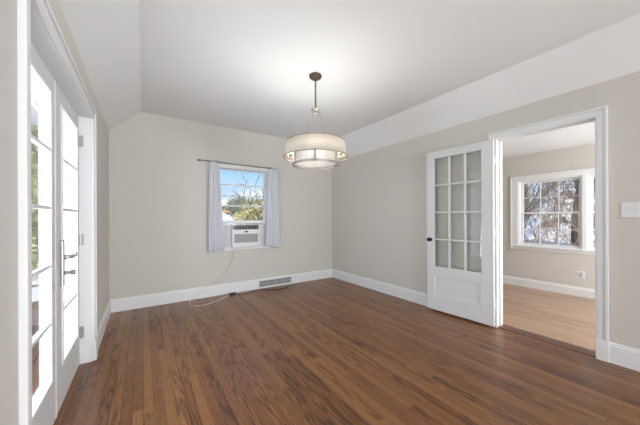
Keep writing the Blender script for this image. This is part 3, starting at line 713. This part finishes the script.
def tree_mesh(bm, base, h, r0, seed, levels=4, spread=0.55, twig=0.010, lean=(0, 0), kids=3, side=6):
    rnd = random.Random(seed)
    def grow(p, d, L, r, lev):
        n = 4 if lev < 2 else 3; pts = [p]; rs = [r]; q = p.copy(); dd = d.copy(); starts = []
        r1 = max(twig*0.6, r*(0.30 if lev else 0.40))
        for k in range(n):
            dd = (dd+Vector((rnd.uniform(-1, 1), rnd.uniform(-1, 1), rnd.uniform(-0.5, 0.8)))*(0.10 if lev == 0 else 0.22)).normalized()
            q = q+dd*L/n; pts.append(q.copy()); rs.append(r+(r1-r)*(k+1)/n)
            if k >= (1 if lev == 0 else 0): starts.append((q.copy(), dd.copy(), rs[-1]))
        tube(bm, pts, rs, side if lev < 2 else 3, cap=False)
        if lev >= levels: return
        for (sp, sd, sr) in starts:
            for _ in range(max(1, kids//2) if lev else max(2, kids-1)):
                ax = sd.cross(Vector((rnd.uniform(-1, 1), rnd.uniform(-1, 1), rnd.uniform(-1, 1)))).normalized()
                nd = (Matrix.Rotation(rnd.uniform(spread*0.7, spread*1.7), 3, ax) @ sd).normalized()
                grow(sp, nd, L*rnd.uniform(0.42, 0.68), max(twig*0.7, sr*rnd.uniform(0.5, 0.72)), lev+1)
    grow(Vector(base), Vector((lean[0], lean[1], 1)).normalized(), h*0.55, r0, 0)
def bare_tree(x, y, h, r0, seed, lab, m='bark', group=None, **kw):
    bm = B(); tree_mesh(bm, (0, 0, -0.1), h, r0, seed, **kw)
    o = obj('bare_tree', bm, m); o.location = (x, y, gz(x, y)); return tag(o, lab, 'tree', group)

# bare tree close behind the small window
p = at(270, 218, 9.5); bare_tree(p.x, p.y, 4.3, 0.05, 21, 'bare branching tree close behind the small window', 'bark', levels=3, lean=(-0.16, 0), twig=0.014, kids=2)
# woods behind the next room
LAB = 'bare winter tree in the woods behind the next room window'
wood_spots = [(11.6, 2.36, 7, .15, 31), (13.5, 4.4, 8, .06, 32), (15.5, 2.6, 8, .09, 33), (14.5, 4.6, 9, .12, 34), (12.0, 4.3, 6, .06, 35), (16.5, 3.3, 9, .10, 36), (16, 5.6, 9, .12, 37), (18, 4.5, 9, .12, 38), (11.0, 3.6, 4.5, .05, 39), (19, 6.6, 9, .11, 40), (13.0, 1.4, 6, .07, 41), (17.5, 2.6, 8, .09, 42)]
for i, (x, y, h_, r_, s) in enumerate(wood_spots):
    if i == 0: bare_tree(x, y, h_, r_, s, 'thick dark bare tree nearest the next room window', 'bark', levels=4, lean=(0.0, 0.05), twig=0.012, kids=4)
    else: bare_tree(x, y, h_, r_, s, LAB, 'bark_pale' if i % 2 else 'bark', 'bare trees in the woods', levels=4, twig=0.010, kids=3)
def bush(x, y, h_, wd, seed, lab, m, name='shrub', cat='shrub', group=None, n=1400, cone=False, leaf=0.09):
    """clumped crown of small leaf blades round a short stem"""
    rnd = random.Random(seed); bm = B()
    lob = [(rnd.uniform(-.5, .5)*wd, rnd.uniform(-.5, .5)*wd, rnd.uniform(0.25, 0.8)*h_, rnd.uniform(0.25, 0.42)*wd) for _ in range(14)]
    for k in range(n):
        if cone:
            t_ = rnd.random()**0.8; z = h_*(0.06+0.94*t_); R_ = wd*0.5*(1-t_)**0.8*rnd.uniform(0.55, 1.05)+0.05; a = rnd.uniform(0, 2*PI)
            c_ = Vector((R_*math.cos(a), R_*math.sin(a), z+0.15*math.sin(7*a)))
        else:
            L_ = rnd.choice(lob); v = Vector((rnd.gauss(0, 1), rnd.gauss(0, 1), rnd.gauss(0, 1))).normalized()*L_[3]*rnd.uniform(0.7, 1.05)
            c_ = Vector((L_[0], L_[1], L_[2]))+v; c_.z = max(0.05, c_.z)
        a = Vector((rnd.uniform(-1, 1), rnd.uniform(-1, 1), rnd.uniform(-1, 1))).normalized(); b_ = a.orthogonal().normalized(); s = leaf*rnd.uniform(0.6, 1.5)
        vs = [bm.verts.new(c_+q) for q in (a*s, b_*s*0.5, -a*s, -b_*s*0.5)]; bm.faces.new(vs)
    tube(bm, [(0, 0, -0.1), (0, 0, h_*(0.9 if cone else 0.5))], [0.03*wd+0.02, 0.01], 6)
    o = obj(name, bm, m); o.location = (x, y, gz(x, y)); return tag(o, lab, cat, group)
for i, (u, t_, h_, wd) in enumerate(((251, 26, 1.7, 2.2), (256, 22, 2.3, 2.4), (262, 24, 2.9, 2.6), (268, 21, 2.6, 2.6), (246, 33, 1.1, 1.8))):
    p = at(u, 218, t_); bush(p.x, p.y, h_, wd, 60+i, 'golden green shrub on the snowy slope behind the small window', 'golden', group='golden shrubs behind the small window', n=1700, leaf=0.11)
for i, (u, t_, h_) in enumerate(((239, 58, 2.5), (243, 50, 2.7), (248, 48, 3.2), (253, 50, 3.0), (260, 55, 3.6), (268, 50, 3.2))):
    p = at(u, 218, t_); bush(p.x, p.y, h_, 4.2, 80+i, 'dull green tree far behind the small window', 'fargreen', 'leafy_tree', 'tree', 'distant trees behind the small window', n=1500, leaf=0.2)
# evergreens to the left, past the french doors
for i, (u, t_, h_, wd) in enumerate(((33, 9.0, 5.0, 3.0), (39, 11.5, 5.2, 3.4), (25, 10.0, 5.4, 3.2), (44, 14, 6, 3.6))):
    p = at(u, 218, t_); bush(p.x, p.y, h_, wd, 100+i, 'yellow green evergreen standing beyond the french doors', 'evergreen', 'evergreen_tree', 'tree', 'evergreens beyond the french doors', n=5200, cone=True, leaf=0.09)
# brush on the wooded slope behind the next room
bm = B(); rnd = random.Random(7)
for k in range(480):
    x = rnd.uniform(9.5, 20); y = 0.16*x+rnd.uniform(-0.6, 0.32*x); z = gz(x, y); p = Vector((x, y, z)); pts = [p]
    d = Vector((rnd.uniform(-.5, .5), rnd.uniform(-.5, .5), 1)).normalized(); L_ = rnd.uniform(0.6, 2.2)
    for j in range(4): d = (d+Vector((rnd.uniform(-1, 1), rnd.uniform(-1, 1), rnd.uniform(-.5, .5)))*0.3).normalized(); pts.append(pts[-1]+d*L_/4)
    tube(bm, pts, [0.014, 0.012, 0.010, 0.007, 0.004], 3, cap=False)
    for j in (1, 2, 3):
        d2_ = (d+Vector((rnd.uniform(-1, 1), rnd.uniform(-1, 1), rnd.uniform(-.3, .6)))).normalized(); tube(bm, [pts[j], pts[j]+d2_*L_*0.4], [0.007, 0.004], 3, cap=False)
o = obj('brush', bm, 'bark_pale'); tag(o, 'tangle of bare twigs on the snowy slope behind the next room window', 'brush', None, 'stuff')
